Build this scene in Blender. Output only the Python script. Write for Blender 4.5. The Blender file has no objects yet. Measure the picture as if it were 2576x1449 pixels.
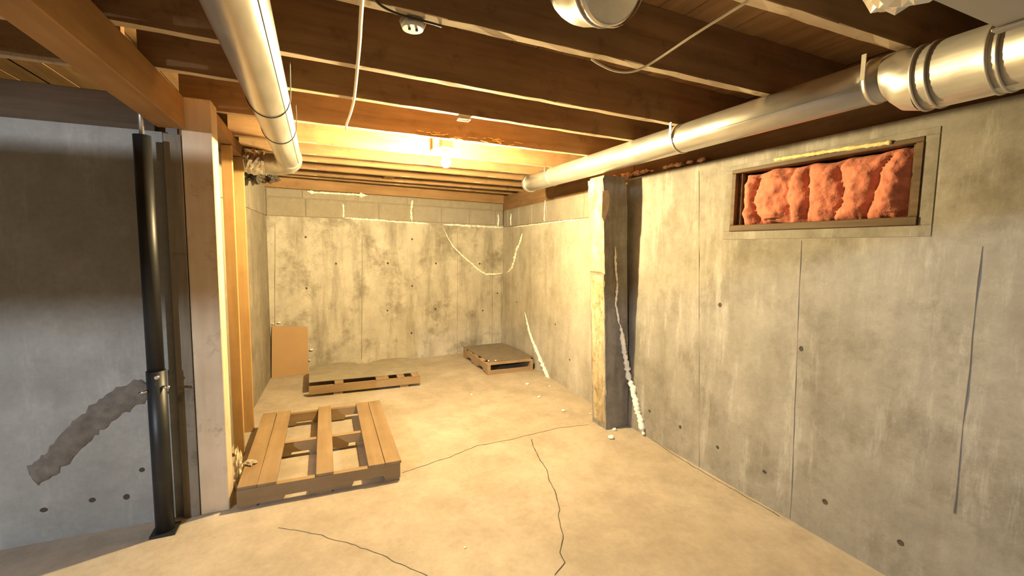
import bpy, bmesh, math, random
from mathutils import Vector, Matrix, noise
random.seed(7)
PI = math.pi
S = bpy.context.scene
C = S.collection

# ------------------------------------------------------------------ camera, world, exposure
F, YAW, PITCH, ROLL, CH = 1117.0, math.radians(23.49), math.radians(5.13), math.radians(.74), 1.5
def _rot():
    cy, sy, cp, sp, cr, sr = math.cos(YAW), math.sin(YAW), math.cos(PITCH), math.sin(PITCH), math.cos(ROLL), math.sin(ROLL)
    Rz = Matrix(((cy, -sy, 0), (sy, cy, 0), (0, 0, 1)))
    B = Matrix(((1, 0, 0), (0, 0, -1), (0, 1, 0)))
    Pm = Matrix(((1, 0, 0), (0, cp, -sp), (0, sp, cp)))
    Rr = Matrix(((cr, -sr, 0), (sr, cr, 0), (0, 0, 1)))
    return Rr @ Pm @ B @ Rz
RM = _rot()
EYE = Vector((0, 0, CH))
cam_d = bpy.data.cameras.new('camera'); cam = bpy.data.objects.new('camera', cam_d); C.objects.link(cam)
cam_d.sensor_fit = 'HORIZONTAL'; cam_d.sensor_width = 36; cam_d.lens = F / 2576 * 36; cam_d.clip_start = .02
r_, d_, f_ = Vector(RM[0]), Vector(RM[1]), Vector(RM[2])
cam.matrix_world = Matrix(((r_.x, -d_.x, -f_.x, 0), (r_.y, -d_.y, -f_.y, 0), (r_.z, -d_.z, -f_.z, CH), (0, 0, 0, 1)))
S.camera = cam
w = bpy.data.worlds.new('world'); S.world = w; w.use_nodes = True
w.node_tree.nodes['Background'].inputs[0].default_value = (.5, .55, .6, 1)
w.node_tree.nodes['Background'].inputs[1].default_value = 0.0
S.view_settings.view_transform = 'Standard'; S.view_settings.look = 'None'
S.view_settings.exposure = 0.0; S.view_settings.gamma = 1.0; S.view_settings.use_curve_mapping = False
BULB_L, BULB_COL = 7900, (1.0, .75, .36)          # hanging bulb of the far bay
COOL_L, COOL_COL = 19000, (.90, .95, 1.0)          # bulb of the bay behind the camera

def ray(px, py):
    return RM.transposed() @ Vector(((px - 1288) / F, (py - 724.5) / F, 1))
def at(px, py, ax, v):                             # point of a known plane (axis ax = v) seen at a pixel
    d = ray(px, py); t = (v - EYE[ax]) / d[ax]; return EYE + d * t
def on_line(px, py, p0, p1, off=0.0):              # point on an upright wall standing on the line p0-p1
    n = Vector((p1[1] - p0[1], -(p1[0] - p0[0]), 0)).normalized()
    if n.dot(EYE - Vector((p0[0], p0[1], 0))) < 0: n = -n
    d = ray(px, py); q = Vector((p0[0], p0[1], 0)) + n * off
    t = (q - EYE).dot(n) / d.dot(n); return EYE + d * t

# ------------------------------------------------------------------ materials
def newmat(name):
    m = bpy.data.materials.new(name); m.use_nodes = True
    nt = m.node_tree; return m, nt, nt.nodes['Principled BSDF']
def N(nt, t, **kw):
    n = nt.nodes.new(t)
    for k, v in kw.items(): setattr(n, k, v)
    return n
def coords(nt, scale=(1, 1, 1), rnd=True):
    tc = N(nt, 'ShaderNodeTexCoord'); mp = N(nt, 'ShaderNodeMapping'); mp.inputs['Scale'].default_value = scale
    nt.links.new(tc.outputs['Object'], mp.inputs['Vector'])
    return mp
def noise_tex(nt, vec, scale, detail=5, rough=.55, w=None):
    n = N(nt, 'ShaderNodeTexNoise', noise_dimensions='4D'); n.inputs['Scale'].default_value = scale
    n.inputs['Detail'].default_value = detail; n.inputs['Roughness'].default_value = rough
    nt.links.new(vec.outputs[0], n.inputs['Vector'])
    if w is not None: nt.links.new(w, n.inputs['W'])
    return n
def rnd_w(nt):
    oi = N(nt, 'ShaderNodeObjectInfo'); mu = N(nt, 'ShaderNodeMath', operation='MULTIPLY'); mu.inputs[1].default_value = 37.0
    nt.links.new(oi.outputs['Random'], mu.inputs[0]); return mu.outputs[0]
def ramp(nt, src, stops):
    r = N(nt, 'ShaderNodeValToRGB'); e = r.color_ramp.elements
    while len(e) < len(stops): e.new(.5)
    for el, (p, c) in zip(e, stops):
        el.position = p; el.color = (*c, 1) if len(c) == 3 else c
    nt.links.new(src, r.inputs['Fac']); return r
def mix(nt, fac, a, b, mode='MIX'):
    m = N(nt, 'ShaderNodeMix', data_type='RGBA', blend_type=mode)
    if isinstance(fac, (int, float)): m.inputs[0].default_value = fac
    else: nt.links.new(fac, m.inputs[0])
    for i, v in ((6, a), (7, b)):
        if isinstance(v, tuple): m.inputs[i].default_value = (*v, 1)
        else: nt.links.new(v, m.inputs[i])
    return m.outputs[2]
def bump(nt, bs, h, strength, dist=.01):
    b = N(nt, 'ShaderNodeBump'); b.inputs['Strength'].default_value = strength; b.inputs['Distance'].default_value = dist
    nt.links.new(h, b.inputs['Height']); nt.links.new(b.outputs[0], bs.inputs['Normal'])
def plain(name, col, rough=.6, metal=0.0, var=.12, scale=20, bmp=.0):
    m, nt, bs = newmat(name); bs.inputs['Roughness'].default_value = rough; bs.inputs['Metallic'].default_value = metal
    v = coords(nt); n = noise_tex(nt, v, scale, 4, .6, rnd_w(nt))
    r = ramp(nt, n.outputs[0], [(.3, tuple(c * (1 - var) for c in col)), (.7, tuple(min(1, c * (1 + var)) for c in col))])
    nt.links.new(r.outputs[0], bs.inputs['Base Color'])
    if bmp: bump(nt, bs, n.outputs[0], bmp)
    return m
def concrete(name, light, mid, dark, stain=.6, streak=.5, efflo=0.0, bmp=.35, rough=.9, seed=0.0, horiz=False, k=1.0):
    m, nt, bs = newmat(name); bs.inputs['Roughness'].default_value = rough
    bs.inputs['Specular IOR Level'].default_value = .25
    v = coords(nt); v.inputs['Location'].default_value = (seed, seed * .7, seed * .3)
    vs = coords(nt, (3.2, 3.2, .45) if not horiz else (1, 1, 1)); vs.inputs['Location'].default_value = (seed * 1.3, seed, 0)
    big = noise_tex(nt, v, 1.25 * k, 5, .6); fine = noise_tex(nt, v, 38, 6, .7); med = noise_tex(nt, v, 6.0 * k, 6, .65)
    st = noise_tex(nt, vs, 1.6 * k, 5, .65)
    base = ramp(nt, big.outputs[0], [(.34, mid), (.62, light)])
    smed = ramp(nt, med.outputs[0], [(.30, (0, 0, 0)), (.62, (1, 1, 1))])
    c1 = mix(nt, .22, base.outputs[0], smed.outputs[0], 'MULTIPLY')
    stf = ramp(nt, st.outputs[0], [(.47, (0, 0, 0)), (.66, (streak,) * 3)])
    c2 = mix(nt, stf.outputs[0], c1, dark)
    patches = noise_tex(nt, v, 2.6 * k, 8, .72)
    pf = ramp(nt, patches.outputs[0], [(.50, (0, 0, 0)), (.64, (stain,) * 3)])
    c3 = mix(nt, pf.outputs[0], c2, dark)
    if efflo:
        e1 = noise_tex(nt, vs, 3.1 * k, 9, .78)
        ef = ramp(nt, e1.outputs[0], [(.53, (0, 0, 0)), (.68, (efflo,) * 3)])
        c3 = mix(nt, ef.outputs[0], c3, (.80, .79, .76))
    ff = ramp(nt, fine.outputs[0], [(.3, (.86, .86, .86)), (.7, (1, 1, 1))])
    c4 = mix(nt, 1.0, c3, ff.outputs[0], 'MULTIPLY')
    nt.links.new(c4, bs.inputs['Base Color'])
    hm = N(nt, 'ShaderNodeMath', operation='ADD'); nt.links.new(fine.outputs[0], hm.inputs[0]); nt.links.new(med.outputs[0], hm.inputs[1])
    bump(nt, bs, hm.outputs[0], bmp, .006)
    return m
def wood(name, light, dark, axis='X', scale=1.0, rough=.75, smudge=.0, smudge_col=(.05, .04, .03), bmp=.2):
    m, nt, bs = newmat(name); bs.inputs['Roughness'].default_value = rough; bs.inputs['Specular IOR Level'].default_value = .3
    sc = {'X': (1.2, 14, 14), 'Y': (14, 1.2, 14), 'Z': (14, 14, 1.2)}[axis]
    v = coords(nt, sc); w_ = rnd_w(nt)
    g = noise_tex(nt, v, 1.4 * scale, 6, .62, w_)
    v2 = coords(nt); b = noise_tex(nt, v2, 2.2, 4, .6, w_)
    base = ramp(nt, g.outputs[0], [(.32, dark), (.68, light)])
    tone = ramp(nt, b.outputs[0], [(.3, (.72, .70, .68)), (.7, (1.0, 1.0, 1.0))])
    c = mix(nt, 1.0, base.outputs[0], tone.outputs[0], 'MULTIPLY')
    if smudge:
        s = noise_tex(nt, v2, 7.0, 7, .7, w_)
        sf = ramp(nt, s.outputs[0], [(.56, (0, 0, 0)), (.68, (smudge,) * 3)])
        c = mix(nt, sf.outputs[0], c, smudge_col)
    nt.links.new(c, bs.inputs['Base Color'])
    bump(nt, bs, g.outputs[0], bmp, .004)
    return m
def metal(name, col, rough, var=.12, stretch=(1, 1, 1), nscale=9, bmp=.0, met=1.0):
    m, nt, bs = newmat(name); bs.inputs['Metallic'].default_value = 1.0
    v = coords(nt, stretch); n = noise_tex(nt, v, nscale, 6, .6, rnd_w(nt))
    r = ramp(nt, n.outputs[0], [(.3, tuple(c * (1 - var) for c in col)), (.7, col)])
    nt.links.new(r.outputs[0], bs.inputs['Base Color']); bs.inputs['Metallic'].default_value = met
    rr = ramp(nt, n.outputs[0], [(.25, (rough * .8,) * 3), (.75, (min(1, rough * 1.3),) * 3)])
    nt.links.new(rr.outputs[0], bs.inputs['Roughness'])
    if bmp: bump(nt, bs, n.outputs[0], bmp, .004)
    return m
def emitter(name, col, L):
    m, nt, bs = newmat(name)
    nt.nodes.remove(bs); e = N(nt, 'ShaderNodeEmission'); e.inputs[0].default_value = (*col, 1); e.inputs[1].default_value = L
    nt.links.new(e.outputs[0], nt.nodes['Material Output'].inputs[0]); return m

M = {}
M['wall'] = concrete('poured_concrete', (.62, .59, .52), (.49, .46, .39), (.19, .168, .125), .72, .62, .08)
M['wall_rf'] = concrete('poured_concrete_far_right', (.58, .55, .48), (.47, .44, .375), (.27, .245, .19), .45, .5, .2, seed=7.3)
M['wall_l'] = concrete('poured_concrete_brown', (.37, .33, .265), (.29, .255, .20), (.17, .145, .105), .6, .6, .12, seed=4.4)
M['wall_r'] = concrete('poured_concrete_whitened', (.375, .36, .325), (.285, .27, .235), (.155, .138, .105), .55, .38, .28, seed=3.7)
M['rear'] = plain('dark_panelling', (.14, .11, .08), .8)
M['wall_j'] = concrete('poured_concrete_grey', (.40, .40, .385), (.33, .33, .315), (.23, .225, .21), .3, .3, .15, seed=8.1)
M['block'] = concrete('concrete_block', (.40, .36, .29), (.33, .295, .235), (.21, .18, .135), .4, .3, .0, .8, seed=5.2)
M['joint'] = plain('mortar_joint', (.27, .24, .20), .95)
M['floor'] = concrete('concrete_slab', (.56, .50, .415), (.45, .39, .31), (.34, .28, .215), .5, .25, .0, .2, .62, seed=1.9, horiz=True)
M['crack'] = plain('crack_line', (.06, .05, .04), .95)
M['hole'] = plain('tie_hole_dark', (.07, .055, .04), .95)
M['rust'] = plain('rusty_stain', (.16, .10, .06), .9, 0, .3, 60, .4)
M['joist'] = wood('old_brown_joist', (.38, .235, .115), (.24, .145, .068), 'X', 1.0, .8, .35, (.05, .03, .018))
M['joist_edge'] = wood('pale_joist_edge', (.74, .63, .46), (.60, .47, .30), 'X', 1.4, .85, .8, (.20, .12, .06))  # underside faces of the joists, paler than their sides
M['plank'] = wood('old_subfloor_plank', (.50, .30, .135), (.31, .18, .08), 'Y', 1.0, .85, .3, (.04, .025, .015))
M['girder'] = wood('girder_wood', (.46, .27, .115), (.33, .18, .07), 'Y', .8, .7)
M['plate_y'] = wood('sill_plate_wood', (.33, .20, .10), (.20, .115, .055), 'Y', 1.0, .8, .3)
M['plate_x'] = wood('sill_plate_wood_cross', (.15, .105, .07), (.09, .06, .035), 'X', 1.0, .8, .3)
M['stud'] = wood('yellow_stud_wood', (.54, .345, .15), (.40, .24, .09), 'Z', .9, .7, .25, (.22, .11, .04))
M['post'] = wood('pale_post_wood', (.78, .66, .50), (.66, .52, .36), 'Z', .7, .75, .55, (.20, .15, .10))
M['pallet_x'] = wood('pallet_wood_x', (.37, .265, .15), (.26, .18, .095), 'X', .8, .8, .35, (.22, .13, .06))
M['pallet_y'] = wood('pallet_wood_y', (.37, .265, .15), (.27, .185, .10), 'Y', .8, .8, .35, (.24, .14, .07))
M['pallet_old_x'] = wood('weathered_pallet_x', (.44, .32, .20), (.32, .22, .13), 'X', .8, .85, .3)
M['pallet_old_y'] = wood('weathered_pallet_y', (.44, .32, .20), (.32, .22, .13), 'Y', .8, .85, .3)
M['greyboard'] = plain('grey_hardboard', (.29, .26, .20), .8, 0, .15, 9, .1)
M['darkboard'] = plain('dark_hardboard', (.20, .165, .125), .55, 0, .2, 12, .1)
M['cardboard'] = plain('cardboard', (.40, .26, .135), .85, 0, .06, 3)
M['galv'] = metal('galvanised_steel', (.71, .69, .65), .34, .22, (1, .3, 1), 16, 0, .76)
M['galv_dull'] = metal('dull_galvanised_sheet', (.55, .54, .52), .5, .1, (1, 1, 1), 8)
M['foil'] = metal('crumpled_foil', (.82, .81, .78), .28, .1, (1, 1, 1), 24, .5)
M['strap'] = metal('hanger_strap_steel', (.72, .70, .64), .45)
M['wire'] = plain('iron_wire', (.07, .06, .05), .5, .6)
M['seam'] = metal('duct_seam', (.30, .29, .27), .5)
M['cable'] = plain('white_cable_sheath', (.72, .66, .52), .5, 0, .05)
M['black_cable'] = plain('black_cable_sheath', (.03, .026, .022), .5)
M['foam'] = plain('white_expanding_foam', (.90, .88, .82), .75, 0, .05, 70, .3)
M['yfoam'] = plain('yellow_foam', (.78, .64, .32), .8, 0, .15, 60, .6)
M['pink'] = plain('pink_fibreglass', (.56, .195, .125), .95, 0, .22, 26, .9)
M['pinkpale'] = plain('pale_pink_fibreglass', (.82, .50, .36), .95, 0, .15, 40, .8)
M['fuzz'] = plain('dusty_dark_insulation', (.075, .062, .045), .98, 0, .3, 30, .9)
M['black'] = plain('black_painted_steel', (.018, .019, .021), .45, .2, .3, 8)
M['pin'] = metal('bright_steel', (.86, .86, .86), .2)
M['frame'] = wood('brown_window_frame', (.17, .11, .055), (.07, .042, .02), 'Y', 1.2, .6, .3)
M['porcelain'] = plain('white_porcelain', (.82, .79, .72), .3, 0, .03)
M['timber'] = concrete('grey_weathered_post', (.33, .315, .29), (.25, .235, .21), (.13, .115, .095), .5, .6, .12, .7, seed=2.4, k=2)
M['peel'] = concrete('peeling_cream_parging', (.66, .58, .40), (.52, .43, .26), (.27, .19, .09), .9, .7, .35, 1.0, seed=6.6, k=4)
M['parge'] = plain('pinkish_parging', (.42, .34, .28), .95, 0, .2, 18, .6)
M['patch'] = plain('brown_mortar_patch', (.165, .145, .125), .95, 0, .3, 22, .9)
M['paper'] = plain('cream_paper', (.85, .77, .60), .8, 0, .05)
M['paper_grey'] = plain('grey_crumpled_plastic', (.42, .37, .30), .6, 0, .2, 15)
M['splinter'] = wood('fresh_splintered_wood', (.78, .52, .20), (.60, .34, .10), 'X', 1.5, .8)
M['bulb'] = emitter('warm_bulb_glow', BULB_COL, BULB_L)
M['coolbulb'] = emitter('cool_bulb_glow', COOL_COL, COOL_L)
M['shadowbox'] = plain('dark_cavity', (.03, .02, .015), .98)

# ------------------------------------------------------------------ mesh helpers
def mesh_obj(name, verts, faces, mat, parent=None, smooth=False):
    me = bpy.data.meshes.new(name); me.from_pydata([tuple(v) for v in verts], [], faces); me.update()
    me.materials.append(M[mat] if isinstance(mat, str) else mat)
    if smooth:
        for p in me.polygons: p.use_smooth = True
    o = bpy.data.objects.new(name, me); C.objects.link(o)
    if parent is not None: o.parent = parent
    return o
def link_mesh(name, me, parent=None, loc=(0, 0, 0), rot=(0, 0, 0)):
    o = bpy.data.objects.new(name, me); C.objects.link(o); o.location = loc; o.rotation_euler = rot
    if parent is not None: o.parent = parent
    return o
def empty(name, loc=(0, 0, 0), rotz=0):
    o = bpy.data.objects.new(name, None); C.objects.link(o); o.location = loc; o.rotation_euler = (0, 0, rotz); o.empty_display_size = .1
    return o
def tag(o, label, cat, group=None):
    o['label'] = label; o['category'] = cat
    if group: o['group'] = group
    return o
def struct(o, label=None):
    o['kind'] = 'structure'
    if label: o['label'] = label
    return o
def bm_mesh(name, bm, mat, smooth=False):
    me = bpy.data.meshes.new(name); bmesh.ops.recalc_face_normals(bm, faces=bm.faces); bm.to_mesh(me); bm.free()
    me.materials.append(M[mat])
    if smooth:
        for p in me.polygons: p.use_smooth = True
    return me
def box_me(name, sx, sy, sz, mat, bev=.003, jit=0.0, cuts=0, long=0):
    bm = bmesh.new(); bmesh.ops.create_cube(bm, size=1)
    for v in bm.verts: v.co = Vector((v.co.x * sx, v.co.y * sy, v.co.z * sz))
    if cuts:
        es = [e for e in bm.edges if abs((e.verts[0].co - e.verts[1].co)[long]) > 1e-6]
        bmesh.ops.subdivide_edges(bm, edges=es, cuts=cuts, use_grid_fill=False)
    if bev and not cuts: bmesh.ops.bevel(bm, geom=list(bm.edges), offset=bev, segments=1, affect='EDGES')
    if jit:
        for v in bm.verts:
            v.co += Vector((0 if long == 0 else random.uniform(-jit, jit), 0 if long == 1 else random.uniform(-jit, jit), 0 if long == 2 else random.uniform(-jit, jit)))
    return bm_mesh(name, bm, mat)
def box(name, x0, x1, y0, y1, z0, z1, mat, parent=None, bev=.003, **kw):
    me = box_me(name, x1 - x0, y1 - y0, z1 - z0, mat, bev, **kw)
    return link_mesh(name, me, parent, ((x0 + x1) / 2, (y0 + y1) / 2, (z0 + z1) / 2))
def ring_frame(d):
    d = d.normalized(); up = Vector((0, 0, 1)) if abs(d.z) < .9 else Vector((1, 0, 0))
    a = d.cross(up).normalized(); return a, a.cross(d).normalized()
def tube_data(path, radii, seg=24, caps=True, jit=0.0):
    path = [Vector(p) for p in path]
    if not hasattr(radii, '__len__'): radii = [radii] * len(path)
    vs, fs = [], []; a = None
    for i, p in enumerate(path):
        d = (path[min(i + 1, len(path) - 1)] - path[max(i - 1, 0)])
        if a is None: a, b = ring_frame(d)
        else:
            a = (a - d.normalized() * a.dot(d.normalized())).normalized(); b = a.cross(d.normalized()).normalized()
        for k in range(seg):
            t = 2 * PI * k / seg; rr = radii[i] * (1 + random.uniform(-jit, jit)) if jit else radii[i]
            vs.append(p + (a * math.cos(t) + b * math.sin(t)) * rr)
    n = len(path)
    for i in range(n - 1):
        for k in range(seg):
            k2 = (k + 1) % seg; fs.append((i * seg + k, i * seg + k2, (i + 1) * seg + k2, (i + 1) * seg + k))
    if caps:
        fs.append(tuple(range(seg))[::-1]); fs.append(tuple((n - 1) * seg + k for k in range(seg)))
    return vs, fs
def tube(name, path, radii, mat, parent=None, seg=24, caps=True, jit=0.0, smooth=True):
    vs, fs = tube_data(path, radii, seg, caps, jit)
    o = mesh_obj(name, vs, fs, mat, parent, smooth)
    if caps:
        for p in o.data.polygons:
            if len(p.vertices) > 4: p.use_smooth = False
    return o
def smooth_path(pts, n=8):
    pts = [Vector(p) for p in pts]; out = []
    for i in range(len(pts) - 1):
        p0 = pts[max(i - 1, 0)]; p1 = pts[i]; p2 = pts[i + 1]; p3 = pts[min(i + 2, len(pts) - 1)]
        for k in range(n):
            t = k / n
            out.append(.5 * ((2 * p1) + (p2 - p0) * t + (2 * p0 - 5 * p1 + 4 * p2 - p3) * t * t + (3 * p1 - p0 - 3 * p2 + p3) * t ** 3))
    out.append(pts[-1]); return out
def resample(pts, step):
    out = [Vector(pts[0])]
    for a, b in zip(pts, pts[1:]):
        a, b = Vector(a), Vector(b); n = max(1, int((b - a).length / step))
        for k in range(1, n + 1): out.append(a.lerp(b, k / n))
    return out
def band(name, y, X, z, r0, r1, wd, mat, parent, seg=32):       # ring round a duct that runs along Y
    vs, fs = [], []
    for k in range(seg):
        t = 2 * PI * k / seg; c, s = math.cos(t), math.sin(t)
        for rr, yy in ((r0, y - wd / 2), (r1, y - wd / 2), (r1, y + wd / 2), (r0, y + wd / 2)):
            vs.append((X + c * rr, yy, z + s * rr))
    for k in range(seg):
        a = k * 4; b = ((k + 1) % seg) * 4
        for j in range(4): fs.append((a + j, a + (j + 1) % 4, b + (j + 1) % 4, b + j))
    return mesh_obj(name, vs, fs, mat, parent, True)
def prism(name, poly, z0, z1, mat, parent=None):                 # upright prism on an outline in XY
    n = len(poly); vs = [(p[0], p[1], z0) for p in poly] + [(p[0], p[1], z1) for p in poly]
    fs = [tuple(range(n))[::-1], tuple(range(n, 2 * n))] + [(i, (i + 1) % n, n + (i + 1) % n, n + i) for i in range(n)]
    bm = bmesh.new(); bv = [bm.verts.new(v) for v in vs]
    for f in fs: bm.faces.new([bv[i] for i in f])
    return link_mesh(name, bm_mesh(name, bm, mat), parent)
def lump(name, loc, size, mat, parent=None, sub=2, rough=.35, freq=1.6, seed=0, smooth=True):
    bm = bmesh.new(); bmesh.ops.create_icosphere(bm, subdivisions=sub, radius=1)
    for v in bm.verts:
        d = v.co.normalized(); k = 1 + rough * noise.noise(d * freq + Vector((seed * 3.1, seed, 0)))+ rough * .4 * noise.noise(d * freq * 3 + Vector((seed, 1, 2)))
        v.co = Vector((d.x * size[0], d.y * size[1], d.z * size[2])) * k
    zmin = min(v.co.z for v in bm.verts)
    return link_mesh(name, bm_mesh(name, bm, mat, smooth), parent, loc)
def foam_bead(pts, label, r=.011, group='white foam beads in the wall cracks', wob=.006, taper=True):
    p = resample(pts, .011); n = len(p); out, rad = [], []
    sd = random.uniform(0, 50)
    for i, q in enumerate(p):
        t = i / max(1, n - 1)
        out.append(q + Vector((noise.noise(Vector((i * .25, sd, 0))), noise.noise(Vector((i * .25, sd, 9))), noise.noise(Vector((i * .25, sd, 21))))) * wob)
        e = min(1, .35 + 6 * min(t, 1 - t)) if taper else 1
        rr = 1.3 * (r(t) if callable(r) else r)
        rad.append(max(.0025, rr * e * (1 + .55 * noise.noise(Vector((i * .45, sd, 4))) + .3 * random.uniform(-1, 1))))
    o = tube('foam_bead', out, rad, 'foam', None, 8, True, .18)
    return tag(o, label, 'foam', group)
def crumb(px, py, s, label, z=None):
    p = at(px, py, 2, 0.0); o = lump('foam_crumb', (p.x, p.y, s * .55), (s, s * random.uniform(.7, 1.2), s * .6), 'foam', None, 2, .6, 1.8, random.uniform(0, 99), False)
    return tag(o, label, 'foam', 'foam crumbs fallen on the floor')

# ------------------------------------------------------------------ the setting
XR, YJ = 2.39, 2.86
B0, B1 = (-.53, 5.68), (2.49, 6.08)          # back wall line
L0, L1 = (-.665, 2.95), (-.53, 5.68)          # left wall of the far bay
R0, R1 = (2.39, 3.1), (2.49, 6.08)           # far part of the right wall, slightly splayed
ZB, ZC, ZT = 1.825, 2.04, 2.14               # top of poured wall, of the block course, of the cap course
ZJ, ZF = 2.25, 2.485                         # joist underside, subfloor underside

fl = box('floor', -4.6, 2.7, -4.2, 6.4, -.12, 0, 'floor', None, 0); fl.data.transform(Matrix.Translation(fl.location)); fl.location = (0, 0, 0)
struct(fl, 'worn concrete floor slab with hairline cracks')
def wall_mesh(name, p0, p1, z0, z1, th, mat, parent=None, inset=0.0):
    a, b = Vector((*p0, 0)), Vector((*p1, 0)); n = Vector((b.y - a.y, -(b.x - a.x), 0)).normalized()
    c = Vector((.9, 2.5, 0))                  # a point of the room: outward is away from it
    if n.dot(c - a) > 0: n = -n
    a2, b2 = a + n * inset, b + n * inset
    return prism(name, [a2, b2, b + n * th, a + n * th], z0, z1, mat, parent)

def block_course(wall, p0, p1, z0, z1, ln, first=0.0, mat='block'):
    a, b = Vector((*p0, 0)), Vector((*p1, 0)); d = (b - a); L = d.length; d.normalize(); ang = math.atan2(d.y, d.x)
    n = Vector((d.y, -d.x, 0)); c = Vector((.9, 4.0, 0))
    if n.dot(c - a) < 0: n = -n
    s = first; cache = {}
    while s < L - .02:
        e = min(s + ln, L); s0 = max(s, 0); ww = round(e - s0 - .010, 4)
        if ww > .03:
            if ww not in cache: cache[ww] = box_me('block', ww, .09, z1 - z0 - .008, mat, .004)
            p = a + d * ((s0 + e) / 2) - n * (.045 - random.uniform(0, .0015))
            link_mesh('block', cache[ww], wall, (p.x, p.y, (z0 + z1) / 2), (0, 0, ang))
        s += ln
def seam(wall, a, b, wd=.007, mat='joint', name='form_seam'):           # thin raised fin left by the form panels
    a, b = Vector(a), Vector(b); p = resample([a, b], .12); vs = []
    return tube(name, [q + Vector((random.uniform(-.002, .002), random.uniform(-.002, .002), 0)) for q in p], [wd / 2 * random.uniform(.6, 1.2) for _ in p], mat, wall, 6, True, .1)
hole_me = None
def tie_hole(wall, p, n, r=.014):
    r *= .68
    global hole_me
    if hole_me is None:
        bm = bmesh.new()
        rings = []
        for rr, h in ((1.25, 0.0), (1.1, .18), (.8, .10), (.55, .02)):
            rings.append([bm.verts.new((rr * (1 + .1 * math.sin(3 * k)) * math.cos(2 * PI * k / 10), rr * math.sin(2 * PI * k / 10), h)) for k in range(10)])
        for q0, q1 in zip(rings, rings[1:]):
            for k in range(10): bm.faces.new((q0[k], q0[(k + 1) % 10], q1[(k + 1) % 10], q1[k]))
        bm.faces.new(rings[-1]); hole_me = bm_mesh('tie_hole', bm, 'hole')
    n = Vector(n).normalized()
    o = link_mesh('tie_hole', hole_me, wall, p); o.rotation_euler = n.to_track_quat('Z', 'Y').to_euler(); o.scale = (r * random.uniform(.8, 1.15), r * random.uniform(.8, 1.15), r); return o

# back wall: poured wall, one course of blocks, a cap course
wb = wall_mesh('wall_back', B0, B1, 0, ZB, .25, 'wall'); struct(wb, 'stained poured concrete back wall with a block course on top')
wall_mesh('mortar_bed', B0, B1, ZB, ZT, .25, 'joint', wb, .008)
block_course(wb, B0, B1, ZB + .004, ZC, .42, .40)
block_course(wb, B0, B1, ZB + .004, ZC, .40, 0.0) if False else None
dB = (Vector((*B1, 0)) - Vector((*B0, 0))).normalized()
me0 = box_me('block', .392, .09, ZC - ZB - .012, 'block', .004)
q = Vector((*B0, 0)) + dB * .2 + Vector((-dB.y, dB.x, 0)) * .045
link_mesh('block', me0, wb, (q.x, q.y, (ZB + ZC) / 2), (0, 0, math.atan2(dB.y, dB.x)))
block_course(wb, B0, B1, ZC + .002, ZT - .004, .62, -.25)
nB = Vector((dB.y, -dB.x, 0))
for x, y0, y1 in ((911, 600, 903), (1151, 580, 880), (1239, 612, 866), (1262, 690, 866), (692, 560, 945)):
    seam(wb, on_line(x, y0, B0, B1, .001), on_line(x - 1, y1, B0, B1, .001), .008 if x != 1151 else .005, 'joint' if x != 1151 else 'block')
for zx, zy in ((437, 457), (1130, 470), (972, 627), (1285, 628), (443, 790), (1130, 775), (970, 935), (1282, 925), (1127, 1082), (1570, 630), (1590, 935), (635, 630), (1685, 822)):
    tie_hole(wb, on_line(600 + zx * .3864, 420 + zy * .3864, B0, B1, .0005), nB, .016)

# left wall of the far bay
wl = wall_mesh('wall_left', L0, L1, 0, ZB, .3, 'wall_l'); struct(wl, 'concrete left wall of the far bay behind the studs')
wall_mesh('mortar_bed', L0, L1, ZB, 2.165, .3, 'joint', wl, .008)
block_course(wl, L0, L1, ZB + .004, 2.16, .41, .2)

# right wall: near part with the window opening, far part with a block course
OY0, OY1, OZ0, OZ1 = 1.085, 2.05, 1.622, 2.0
def slab_with_hole(name, X, th, y0, y1, z0, z1, hy0, hy1, hz0, hz1, mat):
    ys, zs = [y0, hy0, hy1, y1], [z0, hz0, hz1, z1]; bm = bmesh.new()
    F_ = {}; 
    for x in (X, X + th):
        for i, y in enumerate(ys):
            for j, z in enumerate(zs): F_[(x, i, j)] = bm.verts.new((x, y, z))
    for x in (X, X + th):
        for i in range(3):
            for j in range(3):
                if (i, j) != (1, 1): bm.faces.new([F_[(x, i, j)], F_[(x, i + 1, j)], F_[(x, i + 1, j + 1)], F_[(x, i, j + 1)]])
    def strip(pts):
        for (i, j), (k, l) in pts: bm.faces.new([F_[(X, i, j)], F_[(X, k, l)], F_[(X + th, k, l)], F_[(X + th, i, j)]])
    strip([((1, 1), (2, 1)), ((2, 1), (2, 2)), ((2, 2), (1, 2)), ((1, 2), (1, 1))])
    strip([((i, 0), (i + 1, 0)) for i in range(3)] + [((i, 3), (i + 1, 3)) for i in range(3)] + [((0, j), (0, j + 1)) for j in range(3)] + [((3, j), (3, j + 1)) for j in range(3)])
    return link_mesh(name, bm_mesh(name, bm, mat))
wr = slab_with_hole('wall_right', XR, .24, -4.2, 3.1, 0, 2.09, OY0, OY1, OZ0, OZ1, 'wall_r'); struct(wr, 'whitened poured concrete right wall with a window opening')
wrf = wall_mesh('wall_right_far', R0, R1, 0, 1.80, .24, 'wall_rf'); struct(wrf, 'far end of the right concrete wall with a block course')
wall_mesh('mortar_bed', R0, R1, 1.80, 2.05, .24, 'joint', wrf, .008)
block_course(wrf, R0, R1, 1.804, 2.048, .42, .28)
for (x0, y0), (x1, y1) in (((1758.5, 430), (1758.5, 1175)), ((2016, 605), (1988, 1305)), ((2470, 620), (2400, 1290))):
    seam(wr, at(x0, y0, 0, XR), at(x1, y1, 0, XR), .006)
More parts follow.
